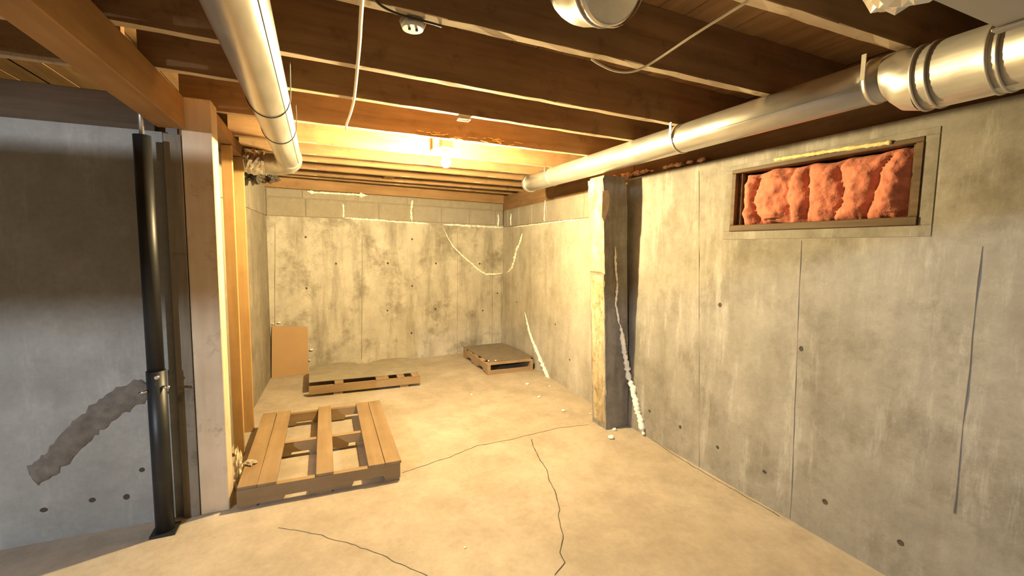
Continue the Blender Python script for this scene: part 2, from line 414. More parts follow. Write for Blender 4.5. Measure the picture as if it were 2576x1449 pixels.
for p in ((1805, 1125), (1923, 1187), (2075, 1262), (2265, 1365), (2015, 877), (1711, 1074), (1634, 1034), (1811, 767)):
    tie_hole(wr, at(*p, 0, XR - .0005), (-1, 0, 0), .015)
for p in ((1397, 816), (1433, 905), (1300, 760)):
    tie_hole(wrf, on_line(*p, R0, R1, .0005), (-1, .03, 0), .014)
# wall that steps back to the left of the bay
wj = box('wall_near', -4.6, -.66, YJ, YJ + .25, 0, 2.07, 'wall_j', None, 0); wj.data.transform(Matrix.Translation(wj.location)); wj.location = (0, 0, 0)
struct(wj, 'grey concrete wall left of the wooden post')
for p in ((110, 1283), (318, 1250), (357, 1182), (232, 1258)): tie_hole(wj, at(*p, 1, YJ - .0005), (0, -1, 0), .017)
# brown diagonal mortar patch on it
pts = [(78, 1200), (130, 1165), (185, 1105), (240, 1055), (300, 1010), (372, 975)]; wd = [26, 30, 33, 34, 33, 28]
sp = smooth_path([(a, b, 0) for a, b in pts], 8); vs, fs = [], []; nrow = 9
for i, p in enumerate(sp):
    t = i / (len(sp) - 1); k = min(int(t * 5), 4); ww = wd[k] + (wd[k + 1] - wd[k]) * (t * 5 - k); ww *= (.35 if i in (0, len(sp) - 1) else 1) * (1 + .35 * noise.noise(Vector((i * .5, 0, 3))))
    d = (sp[min(i + 1, len(sp) - 1)] - sp[max(i - 1, 0)]).normalized(); n = Vector((-d.y, d.x, 0))
    for j in range(nrow):
        u = j / (nrow - 1) * 2 - 1; q = p + n * (u * ww + 5 * noise.noise(Vector((i * .7, j, 1))))
        h = -.001 if abs(u) > .95 else .010 + .006 * noise.noise(Vector((i * .6, j * .8, 7)))
        vs.append(at(q.x, q.y, 1, YJ - h))
for i in range(len(sp) - 1):
    for j in range(nrow - 1): a = i * nrow + j; fs.append((a, a + 1, a + nrow + 1, a + nrow))
pa = mesh_obj('mortar_patch', vs, fs, 'patch', wj, True); pa['label'] = 'brown diagonal mortar patch'
# walls behind the camera
struct(box('wall_far_left', -4.8, -4.6, -4.2, YJ + .25, 0, 2.485, 'rear', None, 0)); struct(box('wall_rear', -4.8, 2.63, -4.4, -4.2, 0, 2.485, 'rear', None, 0))

# ceiling: subfloor planks and joists are its pieces
cl = box('ceiling', -4.8, 2.7, -4.4, 6.4, ZF + .022, ZF + .04, 'plank', None, 0); struct(cl, 'underside of old plank subfloor on brown joists')
pl_me = box_me('subfloor_plank', .138, 10.7, .022, 'plank', .002); kx = 0; x = 2.63
ci = Vector(cl.location)
def ceil_piece(name, me, loc, rot=(0, 0, 0)):
    o = link_mesh(name, me, cl, Vector(loc) - ci, rot); return o
while x > -4.7:
    ceil_piece('subfloor_plank', pl_me, (x, 1.0, ZF + .011 + random.uniform(-.0015, .0015))); x -= .1405
JY = [(.08, 0), (.55, 0), (1.03, -.01), (1.55, .02), (2.10, .05), (2.53, .05), (3.11, .025), (3.70, .02), (4.15, .01), (4.50, .04), (4.96, .05), (5.37, .05), (5.64, .11)]
def joist_me(name, L):
    bm = bmesh.new(); n = int(L / .09); sec = [(-.0225, .0), (-.0205, -.002), (.0205, -.002), (.0225, .0), (.0225, .234), (-.0225, .234)]
    rows = []
    for i in range(n + 1):
        x = -L / 2 + L * i / n
        rows.append([bm.verts.new((x, y + (random.uniform(-.002, .002) if z < .01 else 0), z + (random.uniform(-.002, .0015) if z < .01 else 0))) for y, z in sec])
    for a, b in zip(rows, rows[1:]):
        for k in range(6): bm.faces.new((a[k], a[(k + 1) % 6], b[(k + 1) % 6], b[k]))
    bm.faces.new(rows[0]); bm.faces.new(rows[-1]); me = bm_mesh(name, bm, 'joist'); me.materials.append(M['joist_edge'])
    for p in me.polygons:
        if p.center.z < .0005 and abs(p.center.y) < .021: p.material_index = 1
    return me
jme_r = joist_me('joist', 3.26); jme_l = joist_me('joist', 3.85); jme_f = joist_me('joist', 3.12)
for y, sl in JY:
    far = y > 3.3; xc = (.95 if not far else 1.01)
    yc = y - .0225 + sl * (xc - .9)
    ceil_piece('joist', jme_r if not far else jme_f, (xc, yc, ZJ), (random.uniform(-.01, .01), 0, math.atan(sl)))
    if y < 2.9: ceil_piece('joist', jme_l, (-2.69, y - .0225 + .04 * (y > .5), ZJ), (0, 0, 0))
# blocking between the far joists, rim joist on the back wall
bk = box_me('blocking', .11, .36, .18, 'girder', .003); ceil_piece('blocking', bk, (.74, 5.14, 2.355))
d = Vector((*B1, 0)) - Vector((*B0, 0)); mid = (Vector((*B0, 0)) + Vector((*B1, 0))) / 2
rim = box_me('rim_joist', d.length + .5, .05, .33, 'girder', .003)
o = ceil_piece('rim_joist', rim, (mid.x, mid.y + .028, ZT + .17), (0, 0, math.atan2(d.y, d.x))); o.data.materials[0] = wood('rim_joist_wood', (.42, .26, .13), (.30, .175, .08), 'X', .8, .8, .2)
rr = box_me('rim_joist', .045, 10, .23, 'plate_y', .003); ceil_piece('rim_joist', rr, (2.60, 1.05, 2.366))
# plates on the walls
t = box('trim_1', 2.46, 2.58, -4, 3.1, 2.09, ZJ, 'plate_y'); struct(t, 'dark sill plate on the right wall')
t = prism('trim_2', [(2.455, 3.1), (2.58, 3.1), (2.66, 6.2), (2.495, 6.2)], 2.05, ZJ, 'plate_y'); struct(t, 'dark sill plate at the far right wall')
t = box('trim_3', -4.6, -.76, YJ + .03, YJ + .2, 2.07, ZJ, 'plate_x'); struct(t, 'dusty sill plate on the near left wall')
t = prism('trim_4', [(-.655, 2.95), (-.52, 2.95), (-.52, 5.6), (-.60, 5.6)], 2.17, ZJ, 'plate_y'); struct(t, 'top plate over the row of studs')
t = box('light_block_beam', -4.6, 2.5, -.75, -.66, 2.145, ZJ - .003, 'plate_x'); struct(t, 'added unseen beam under the joists, blocking cool light behind the camera')  # unseen beam added to keep the cool light off the joists
# cracks of the floor
def ribbon(name, pts, wd, mat, parent, up=(0, 0, 1), lift=.0012):
    p = resample(pts, .03); up = Vector(up); vs, fs = [], []
    sd = random.uniform(0, 90)
    for i, q in enumerate(p):
        dd = (p[min(i + 1, len(p) - 1)] - p[max(i - 1, 0)]).normalized(); n = dd.cross(up).normalized()
        q = q + n * .014 * noise.noise(Vector((i * .33, sd, 0)))+ n * .006 * noise.noise(Vector((i * .9, sd, 5)))
        ww = wd * (.6 + .8 * abs(noise.noise(Vector((i * .4, sd, 8)))))
        vs += [q + n * ww / 2 + up * lift, q - n * ww / 2 + up * lift]
    for i in range(len(p) - 1): fs.append((2 * i, 2 * i + 1, 2 * i + 3, 2 * i + 2))
    return mesh_obj(name, vs, fs, mat, parent)
def fc(pts, wd):
    return ribbon('floor_crack', [at(x, y, 2, 0) for x, y in pts], wd, 'crack', fl)
fc([(1012, 1190), (1065, 1172), (1130, 1150), (1200, 1122), (1290, 1105), (1340, 1092), (1400, 1078), (1480, 1068)], .006)
fc([(1335, 1105), (1345, 1135), (1375, 1180), (1392, 1225), (1408, 1265), (1403, 1300), (1415, 1345), (1412, 1390), (1418, 1415), (1400, 1449)], .006)
fc([(700, 1328), (760, 1336), (870, 1365), (960, 1395), (1020, 1425), (1075, 1449)], .004)
fc([(1630, 1100), (1720, 1160), (1850, 1235), (1960, 1300)], .006)

# ------------------------------------------------------------------ big wooden members
g = empty('girder_beam', (-.70, .9, 2.07))
o = link_mesh('beam', box_me('beam', .12, 3.85, .165, 'girder', .004), g, (0, 0, .0975))
tag(g, 'long brown girder beam running from upper left corner to the wooden post', 'beam'); g.rotation_euler = (0, 0, math.radians(-.7))
p = empty('wooden_post', (-.567, 2.90, 0))
link_mesh('post', box_me('post', .135, .14, 2.25, 'post', .004), p, (0, 0, 1.125))
tag(p, 'pale thick wooden post standing at the near wall corner', 'post')
def stud(x0, x1, y0, y1, label, lean=0.0):
    s = link_mesh('wall_stud', box_me('wall_stud', x1 - x0, y1 - y0, 2.165, 'stud', .002), None, ((x0 + x1) / 2, (y0 + y1) / 2, 1.0835)); s.rotation_euler = (lean, 0, 0)
    return tag(s, label, 'stud', 'wooden studs along the left wall')
stud(-.585, -.523, 3.56, 3.60, 'yellow wooden stud directly behind the thick post')
stud(-.60, -.515, 4.0, 4.04, 'yellow wooden stud farthest from the thick post')
o = link_mesh('shade_dark_board', box_me('shade_dark_board', .075, .03, 2.06, 'wall_l', .003), None, (-.676, 2.842, 1.03)); o.data.materials[0] = wood('grey_shade_dark_board', (.30, .27, .22), (.15, .13, .10), 'Z', .7, .8, .6, (.05, .045, .035))  # shadow put into the dark colour; board also closes a lit slit
tag(o, 'narrow board coloured dark for shadow between black jack post and thick post', 'board')

# black jack post
jp = empty('jack_post', (-.772, 2.735, 0))
tube('outer_tube', [(0, 0, .012), (0, 0, .86)], .041, 'black', jp); tube('inner_tube', [(0, 0, .86), (0, 0, 2.02)], .036, 'black', jp)
tube('screw', [(0, 0, 2.02), (0, 0, 2.235)], .011, 'galv_dull', jp, 12)
link_mesh('base_plate', box_me('base_plate', .11, .11, .012, 'black', .001), jp, (0, 0, .006)); link_mesh('top_plate', box_me('top_plate', .10, .10, .012, 'black', .001), jp, (0, 0, 2.242))
tube('pin', [(.015, -.055, .835), (.015, -.03, .835)], .009, 'pin', jp, 10); tube('pin', [(.03, -.03, .78), (.062, -.03, .775)], .007, 'pin', jp, 10); tube('pin', [(-.065, -.035, .76), (-.03, -.03, .765)], .007, 'pin', jp, 10)
tag(jp, 'black steel jack post in front of the grey wall', 'post')

# leaning grey post at the right wall
gp = empty('leaning_post', (2.27, 3.08, 0))
def lean_box(name, xb0, xb1, xt0, xt1, y0, y1, z0, z1, mat, n=22, jit=.003, rnd=.02):
    bm = bmesh.new(); rows = []
    for i in range(n + 1):
        t = i / n; z = z0 + (z1 - z0) * t; a = xb0 + (xt0 - xb0) * (z / 2.08); b = xb1 + (xt1 - xb1) * (z / 2.08)
        cut = rnd if z > 2.06 else 0
        rows.append([bm.verts.new((x + random.uniform(-jit, jit) - gp.location.x, y + random.uniform(-jit, jit) - gp.location.y, z)) for x, y in ((a + cut, y0), ((a + b) / 2, y0), (b - cut, y0), (b - cut, y1), ((a + b) / 2, y1), (a + cut, y1))])
    for p0, p1 in zip(rows, rows[1:]):
        for k in range(6): bm.faces.new((p0[k], p0[(k + 1) % 6], p1[(k + 1) % 6], p1[k]))
    bm.faces.new(rows[0]); bm.faces.new(rows[-1]); return link_mesh(name, bm_mesh(name, bm, mat), gp)
lean_box('core', 2.165, 2.388, 2.05, 2.285, 2.97, 3.17, 0, 2.08, 'timber')
# peeling parging on its lit side: upper thick coat and lower coat
def peel(name, z0, z1, th, y0, y1, seed):
    n, m_ = 40, 8; vs, fs = [], []
    for i in range(n + 1):
        z = z0 + (z1 - z0) * i / n; xb = 2.165 + (2.05 - 2.165) * z / 2.08
        for j in range(m_ + 1):
            y = y0 + (y1 - y0) * j / m_
            h = th * (1 + .9 * noise.noise(Vector((z * 9, y * 14, seed))) + .5 * noise.noise(Vector((z * 30, y * 30, seed))))
            if i in (0, n) or j in (0, m_): h = -.004
            if j == 0 or j == m_: y += .016 * noise.noise(Vector((z * 11, seed, 0)))
            vs.append((xb - max(h, -.004) - gp.location.x, y - gp.location.y, z))
    for i in range(n):
        for j in range(m_): a = i * (m_ + 1) + j; fs.append((a, a + 1, a + m_ + 2, a + m_ + 1))
    return mesh_obj(name, vs, fs, 'peel', gp)
a = peel('parging', 1.30, 2.06, .012, 2.965, 3.175, 3); a['label'] = 'thick flaking cream parging'
a = peel('parging', .02, 1.30, .005, 2.975, 3.17, 8); a['label'] = 'thin flaking cream parging'
vs = []; 
ring = [(1517, 480), (1530, 478), (1535, 500), (1530, 530), (1520, 560), (1514, 545), (1515, 510)]
a = mesh_obj('parging', [at(x, y, 1, 2.962) - gp.location for x, y in ring] + [at(x, y, 1, 2.975) - gp.location for x, y in ring], [tuple(range(7))] + [(i, (i + 1) % 7, 7 + (i + 1) % 7, 7 + i) for i in range(7)], 'parge', gp); a['label'] = 'pinkish bare patch'
tag(gp, 'leaning grey post with flaking cream side against the right wall', 'post')

# ------------------------------------------------------------------ window with insulation
wf = empty('window_1', (XR, (OY0 + OY1) / 2, OZ0)); struct(wf, 'basement window opening stuffed with insulation')
def wbx(name, x0, x1, y0, y1, z0, z1, mat, bev=.003): 
    o = box(name, x0, x1, y0, y1, z0, z1, mat, None, bev); o.parent = wf; o.location = Vector(o.location) - Vector(wf.location); return o
wbx('window_frame', XR - .012, XR + .10, OY0, OY1, OZ0, OZ0 + .038, 'frame'); wbx('window_frame', XR - .006, XR + .10, OY0, OY1, OZ1 - .022, OZ1, 'frame')
wbx('window_frame', XR - .008, XR + .10, OY1 - .03, OY1, OZ0 + .038, OZ1 - .022, 'frame'); wbx('window_frame', XR - .008, XR + .10, OY0, OY0 + .03, OZ0 + .038, OZ1 - .022, 'frame')
wbx('inner_frame', XR + .02, XR + .10, OY1 - .055, OY1 - .03, OZ0 + .038, OZ1 - .022, 'frame'); wbx('inner_frame', XR + .02, XR + .10, OY0 + .03, OY0 + .05, OZ0 + .038, OZ1 - .022, 'frame')
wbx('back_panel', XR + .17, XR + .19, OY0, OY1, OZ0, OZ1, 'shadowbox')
for args in ((OY0 - .05, OY1 + .05, OZ0 - .05, OZ0), (OY0 - .05, OY1 + .05, OZ1, OZ1 + .03), (OY1, OY1 + .05, OZ0, OZ1), (OY0 - .05, OY0, OZ0, OZ1)):
    wbx('surround', XR - .003, XR + .03, *args, 'wall_r', .002)
# pink batt
nu, nv = 110, 44; vs, fs = [], []; y0, y1, z0, z1 = OY0 + .035, OY1 - .05, OZ0 + .03, OZ1 - .03
cre = [0.0, .135, .36, .47, .66, .84, 1.0]        # creases, counted from the far end
for i in range(nu + 1):
    u = i / nu; y = y1 + (y0 - y1) * u
    for j in range(nv + 1):
        v = j / nv; z = z0 + (z1 - z0) * v
        uu = u + .05 * noise.noise(Vector((u * 2.5, v * 2.2, 4))) + (.05 * (v - .5) if u < .3 else -.10 * (v - .5) * (u > .75))
        k = 0
        while k < len(cre) - 2 and uu > cre[k + 1]: k += 1
        s = min(1, max(0, (uu - cre[k]) / (cre[k + 1] - cre[k])))
        lob = math.sin(PI * s) ** .45 if 0 < s < 1 else 0
        edge = min(1, 5 * min(v, 1 - v)) ** .5 * min(1, 12 * min(u, 1 - u)) ** .5
        low = .5 * max(0, 1 - abs(v - .28) * 9) if u > .45 else 0
        h = (.028 + .050 * lob - .022 * low) * edge + .018 * noise.noise(Vector((u * 9, v * 5, 0))) + .009 * noise.noise(Vector((u * 24, v * 10, 3))) + .004 * noise.noise(Vector((u * 60, v * 26, 3)))
        sag = .02 * noise.noise(Vector((u * 6, 3, 3))) * (1 if v < .1 or v > .9 else 0)
        vs.append((XR + .062 - h, y, z + sag))
for i in range(nu):
    for j in range(nv): a = i * (nv + 1) + j; fs.append((a, a + 1, a + nv + 2, a + nv + 1))
n0 = len(vs)
rim_i = [i * (nv + 1) for i in range(nu + 1)] + [nu * (nv + 1) + j for j in range(1, nv + 1)] + [i * (nv + 1) + nv for i in range(nu - 1, -1, -1)] + [j for j in range(nv - 1, 0, -1)]
for r in rim_i: vs.append((XR + .15, vs[r][1], vs[r][2]))
L_ = len(rim_i)
for k in range(L_): fs.append((rim_i[k], rim_i[(k + 1) % L_], n0 + (k + 1) % L_, n0 + k))
fs.append(tuple(range(n0, n0 + L_)))
tag(mesh_obj('insulation_batt', vs, fs, 'pink', None, True), 'lumpy pink fibreglass batt stuffed into the window opening', 'insulation')
pp = [at(x, y, 0, XR - .004) for x, y in ((1950, 402), (2040, 388), (2130, 374), (2245, 358))]
o = tube('foam_strip', resample(pp, .012), [.010 * random.uniform(.75, 1.25) for _ in resample(pp, .012)], 'yfoam', None, 8, True, .2)
tag(o, 'ragged yellow foam strip along the top of the window', 'foam')

# ------------------------------------------------------------------ ducts
ld = empty('round_duct', (-.19, .4, 2.155))
def rel(o, root):
    o.data.transform(Matrix.Translation(-Vector(root.location))); o.parent = root; return o
X, Z = -.19, 2.155
rel(tube('pipe', [(X, y, Z) for y in (.50, 1.3, 2.1, 2.9, 3.75)], .084, 'galv', None, 36), ld)
rel(tube('elbow', smooth_path([(X, 3.74, Z), (X + .004, 3.85, Z), (X - .01, 3.95, Z - .005), (X - .06, 4.03, Z - .01), (X - .13, 4.055, Z - .012), (X - .2, 4.06, Z - .012)], 5), .086, 'galv', None, 32), ld)
rel(band('collar', 3.76, X, Z, .083, .089, .012, 'strap', None), ld)
th = math.radians(-38)
rel(tube('seam_ridge', [(X + .0845 * math.cos(th), y, Z + .0845 * math.sin(th)) for y in (.5, 2.0, 3.7)], .0022, 'seam', None, 6), ld)
rel(tube('screw', [(X + .02, 3.94, Z - .086), (X + .02, 3.94, Z - .094)], .006, 'pin', None, 8), ld)
rel(band('boot_collar', .51, X, Z, .083, .095, .02, 'galv', None), ld)
tag(ld, 'round galvanised duct hanging at the left, ending in an elbow', 'duct')
# crumpled foil sleeve from the elbow to the wall
path = smooth_path([(X - .17, 4.06, Z - .012), (X - .24, 4.07, Z - .01), (X - .30, 4.09, Z - .0), (X - .37, 4.11, Z + .005)], 6)
o = tube('foil_sleeve', path, [.088 * random.uniform(.85, 1.12) for _ in path], 'foil', None, 20, True, .10, False); rel(o, ld); o['label'] = 'crumpled foil sleeve'
def wire_hanger(y, jx, jy, label):
    pts = [(jx, jy, ZJ), (X + .095, (y + jy) / 2, Z + .05), (X + .089, y, Z + .0)] + [(X + .0865 * math.cos(t), y - .10 * math.sin(t) * .3, Z + .0865 * math.sin(t)) for t in [-k * .25 for k in range(1, 17)]]
    return rel(tube('hanger_wire', smooth_path(pts, 3), .0022, 'wire', None, 6), ld)
wire_hanger(2.29, X + .10, 2.09, 'thin wire hanger nearest the camera round the left duct')
wire_hanger(2.85, X + .095, 2.7, 'thin wire hanger nearest the elbow of the left duct')

X2, Z2 = 2.01, 2.165
rd = empty('round_duct', (X2, 1.0, Z2))
rel(tube('pipe', [(X2, y, Z2) for y in (1.0, 1.8, 2.6, 3.4, 4.18)], .0825, 'galv', None, 36), rd)
rel(band('end_collar', 4.175, X2, Z2, .06, .090, .018, 'strap', None), rd); rel(tube('end_cap', [(X2, 4.18, Z2), (X2, 4.22, Z2)], .085, 'galv', None, 32), rd)
rel(tube('reducer', [(X2, 1.04, Z2), (X2, 1.01, Z2), (X2, .98, Z2 - .015), (X2, .95, Z2 - .035), (X2, .92, Z2 - .04)], [.084, .086, .097, .108, .111], 'galv', None, 36, False), rd)
rel(tube('wide_pipe', [(X2, .92, Z2 - .04), (X2, .3, Z2 - .04), (X2, -.6, Z2 - .04)], .111, 'galv', None, 36), rd)
for yy in (.925, .885, .735, .71): rel(band('bead', yy, X2, Z2 - .04, .109, .1155, .009, 'galv', None), rd)
th = math.radians(200)
rel(tube('seam_ridge', [(X2 + .083 * math.cos(th), y, Z2 + .083 * math.sin(th)) for y in (1.05, 2.0, 4.1)], .0015, 'galv', None, 6), rd)
tag(rd, 'long round galvanised duct running beside the right wall', 'duct')
def strap(y, label, top=ZJ):
    rel(band('hanger_strap', y, X2, Z2, .083, .0862, .015, 'strap', None), rd)
    b_ = box('hanger_tail', X2 - .095, X2 - .091, y - .008, y + .008, Z2 - .01, top, 'strap', None, 0); b_.parent = rd; b_.location = Vector(b_.location) - Vector(rd.location)
strap(2.10, 'perforated metal strap hanging the middle of the right duct'); strap(3.70, 'metal strap near the far end of the right duct'); strap(1.085, 'metal strap beside the wide collar of the right duct', ZJ)

# flat trunk above the camera, with a foil sleeve
tr = empty('sheet_metal_trunk', (-.8, .01, 1.95))
o = box('trunk', -2.95, 1.287, -.45, .472, 1.95, 2.065, 'galv_dull', None, .003); o.parent = tr; o.location = Vector(o.location) - Vector(tr.location)
for xx in (-1.6, -.35, 1.26):
    o = box('drive_cleat', xx - .012, xx + .012, -.455, .477, 1.944, 1.95, 'galv_dull', None, .001); o.parent = tr; o.location = Vector(o.location) - Vector(tr.location)
tag(tr, 'flat grey sheet metal trunk at the upper right corner', 'duct')
path = smooth_path([(1.20, .49, 2.11), (1.29, .63, 2.16), (1.40, .73, 2.21), (1.47, .77, 2.29), (1.51, .77, 2.46)], 7)
o = tube('foil_sleeve', path, [.070 * random.uniform(.8, 1.15) for _ in path], 'foil', None, 18, True, .10, False); tag(o, 'crumpled foil sleeve above the flat trunk at upper right', 'duct')

# capped stub between the joists, top centre
st = empty('capped_duct', (.787, 1.12, 2.25)); ax = Vector((-.12, .80, .30)).normalized(); c0 = Vector((.787, 1.12, 2.262))
up = smooth_path([c0 + ax * .004, c0 + ax * .06, c0 + ax * .115, c0 + ax * .15 + Vector((0, 0, .03)), c0 + ax * .16 + Vector((0, 0, .10))], 4)
rel(tube('pipe', up, .110, 'galv', None, 40), st)
rel(tube('cap', [c0 - ax * .012, c0 - ax * .003, c0 + ax * .025], [.102, .1125, .1125], 'galv', None, 40), st)
rel(tube('rim', [c0 - ax * .016, c0 - ax * .010], [.1135, .116], 'galv', None, 40, False), st)
rel(tube('rim', [c0 + ax * .024, c0 + ax * .034], [.116, .116], 'galv', None, 40), st)
tag(st, 'capped round duct stub poking down between joists, top centre', 'duct')

# ------------------------------------------------------------------ electrics
lx, ly, lz = .858, 3.20, 0
la = empty('bulb_lamp', (lx, ly, 2.065))
def octa(name, z0, z1, r0, r1, mat, root, x=None, y=None, seg=8):
    return rel(tube(name, [((x if x is not None else lx), (y if y is not None else ly), z0), ((x if x is not None else lx), (y if y is not None else ly), z1)], [r0, r1], mat, None, seg, True, 0, seg > 10), root)
octa('junction_box', 2.219, 2.270, .050, .050, 'galv_dull', la)
octa('porcelain_base', 2.200, 2.218, .046, .060, 'porcelain', la, seg=24); octa('socket', 2.170, 2.202, .024, .027, 'porcelain', la, seg=20)
def bulb(root, x, y, zt, R, mat):
    prof = [(.013, 0), (.015, -.012), (.020, -.026), (.0275, -.042), (.030, -.058), (.0275, -.074), (.019, -.086), (.008, -.0905), (.001, -.091)]
    k = R / .030; vs, fs, seg = [], [], 20
    for r, z in prof:
        for s in range(seg): t = 2 * PI * s / seg; vs.append((x + r * k * math.cos(t), y + r * k * math.sin(t), zt + z * k))
    for i in range(len(prof) - 1):
        for s in range(seg): s2 = (s + 1) % seg; fs.append((i * seg + s, i * seg + s2, (i + 1) * seg + s2, (i + 1) * seg + s))
    fs.append(tuple(range(seg))); return rel(mesh_obj('bulb', vs, fs, mat, None, True), root)
bulb(la, lx, ly, 2.173, .033, 'bulb')
o = box('bracket', lx - .012, lx + .012, 3.115, 3.65, 2.271, 2.281, 'galv_dull', None, .001); rel_loc = Vector(o.location) - Vector(la.location); o.parent = la; o.location = rel_loc
tag(la, 'glowing bare bulb in a white porcelain holder under a joist', 'lamp')
# lamp of the bay behind the camera
cx, cy = -2.7, -1.2
lb = empty('bulb_lamp', (cx, cy, 2.1)); octa('junction_box', 2.22, 2.405, .05, .05, 'galv_dull', lb, cx, cy); octa('porcelain_base', 2.195, 2.22, .045, .058, 'porcelain', lb, cx, cy, 24)
bulb(lb, cx, cy, 2.175, .022, 'coolbulb')
octa('socket', 2.172, 2.2, .014, .014, 'porcelain', lb, cx, cy, 16)
dv = Vector((.68, .73, -.12)).normalized(); bc = Vector((cx, cy, 2.135))
rel(tube('added_light_shield', [bc - dv * .075, bc - dv * .07, bc - dv * .03, bc + dv * .045], [.02, .05, .075, .085], 'black', None, 28, False), lb)  # unseen black dish, added to keep the cool light pointing forward
tag(lb, 'cool white bulb in an added light shield, bay behind the camera', 'lamp')
# open box on the joist before the lamp
ob = empty('open_box', (.785, 2.54, 2.243))
for nm, b_ in (('plate', (-.035, .035, -.02, .0, .0, .004)), ('side', (-.035, -.031, -.03, .02, -.012, .0)), ('side', (.031, .035, -.03, .02, -.012, 0)), ('side', (-.035, .035, .018, .022, -.012, 0)), ('side', (-.035, .035, -.032, -.028, -.012, 0))):
    o = box(nm, *b_, 'galv_dull' if nm == 'side' else 'hole', ob, .0005)
tag(ob, 'small open metal electrical box under the joist before the bulb', 'box')
rb = empty('round_fixture', (.305, 1.54, 2.24))
octa('plate', 2.222, 2.245, .034, .044, 'galv_dull', rb, .305, 1.56, 20)
for s in (-.012, .012): octa('slot', 2.217, 2.223, .0045, .0045, 'hole', rb, .305 + s, 1.555, 8)
tag(rb, 'small round socket plate under the joist, top centre left', 'socket')
# cables
zc = 2.240
pts = [at(x, y, 2, zc) for x, y in ((915, -60), (911, 0), (907, 60), (905, 100), (899, 170), (893, 230), (888, 262))] + [at(880, 290, 2, zc - .002), at(872, 312, 2, zc - .006), at(871, 325, 2, zc - .02)]
tag(tube('cable', smooth_path(pts, 4), .0068, 'cable', None, 8), 'white cable stapled across the joists left of the bulb', 'cable')
pts = [at(1488, 148, 2, 2.244), at(1505, 160, 2, 2.228), at(1545, 178, 2, 2.20), at(1590, 180, 2, 2.19), at(1640, 158, 2, 2.20), at(1750, 85, 2, 2.222), at(1880, 4, 2, 2.244)]
tag(tube('cable', smooth_path(pts, 6), .0042, 'cable', None, 8), 'thin white cable drooping between two joists at upper right', 'cable')
pts = [at(930, -15, 2, 2.243), at(960, 15, 2, 2.24), at(1010, 38, 2, 2.238), at(1085, 58, 2, 2.238), at(1110, 66, 2, 2.244)]
tag(tube('cable', smooth_path(pts, 5), .004, 'black_cable', None, 8), 'black cable under the joist beside the round socket plate', 'cable')
# splintered lower edge of the joist over the lamp
for k in range(26):
    xx = lx + random.choice((-1, 1)) * random.uniform(.05, .1) + (random.uniform(-.22, 0) if k % 3 == 0 else random.uniform(0, .45))
    L = random.uniform(.02, .07); yy = 3.063 + .025 * (xx - .9)
    o = ceil_piece('splinter', box_me('splinter', L, .004, .006, 'splinter', .001), (xx, yy - .002, ZJ + random.uniform(.0, .035)), (0, random.uniform(-.25, .25), random.uniform(-.12, .12)))

# ------------------------------------------------------------------ pallets
def stringer(name, L, h, th, notch, mat, axis):
    # notched board standing on edge: outline in (s, z), extruded by th
    out = [(-L / 2, 0)]
    for c_, w_, hh in notch: out += [(c_ - w_ / 2, 0), (c_ - w_ / 2 + .012, hh), (c_ + w_ / 2 - .012, hh), (c_ + w_ / 2, 0)]
    out += [(L / 2, 0), (L / 2, h), (-L / 2, h)]
    n = len(out); vs = []
    for tt in (-th / 2, th / 2):
        for s, z in out: vs.append((s, tt, z) if axis == 'X' else (tt, s, z))
    fs = [tuple(range(n)), tuple(range(2 * n - 1, n - 1, -1))] + [(i, (i + 1) % n, n + (i + 1) % n, n + i) for i in range(n)]
    bm = bmesh.new(); bv = [bm.verts.new(v) for v in vs]
    for f in fs: bm.faces.new([bv[i] for i in f])
    return bm_mesh(name, bm, mat)
p1 = empty('wooden_pallet', (0, 3.41, 0), math.radians(-.6))
sm = stringer('stringer', .908, .097, .04, ((-.15, .14, .022), (.26, .20, .030)), 'pallet_x', 'X')
for y in (-.585, 0, .585): link_mesh('stringer', sm, p1, (0, y, .016))
bbm = box_me('bottom_board', .09, 1.2, .015, 'pallet_y', .002)
for x in (-.40, .0, .40): link_mesh('bottom_board', bbm, p1, (x, 0, .0075))
tbm = box_me('top_board', .099, 1.212, .018, 'pallet_y', .002)
for x in (-.404, -.302, .007, .309, .411): link_mesh('top_board', tbm, p1, (x, random.uniform(-.004, .004), .122), (0, 0, random.uniform(-.003, .003)))
tag(p1, 'open slatted wooden pallet lying nearest the thick post', 'pallet')

p2 = empty('wooden_pallet', (.43, 5.05, 0), math.radians(-.8))
sm2 = stringer('stringer', 1.10, .075, .04, (), 'pallet_x', 'X')
for y in (-.325, 0, .31): link_mesh('stringer', sm2, p2, (0, y, .03))
b2 = box_me('bottom_board', .09, .66, .03, 'pallet_old_y', .002)
for x in (-.28, .38): link_mesh('bottom_board', b2, p2, (x, .0, .015))
for x, wd_ in ((-.27, .085), (.155, .13), (.345, .075), (.50, .08)): link_mesh('top_board', box_me('top_board', wd_, .67, .02, 'pallet_y', .002), p2, (x, -.005, .115))
tag(p2, 'wooden pallet under the long grey board by the back wall', 'pallet')
zb = .127
out = [at(x, y, 2, zb) for x, y in ((777, 963), (860, 955), (960, 946), (1058, 936), (1052, 926), (1038, 911), (1030, 903), (1022, 901), (990, 902), (958, 905), (945, 910), (925, 916), (900, 916), (890, 912), (860, 913), (820, 917), (786, 921), (778, 926))]
o = prism('grey_board', [(v.x, v.y) for v in out], zb, zb + .007, 'greyboard'); tag(o, 'thin grey board with a notched back edge on the long pallet', 'board')

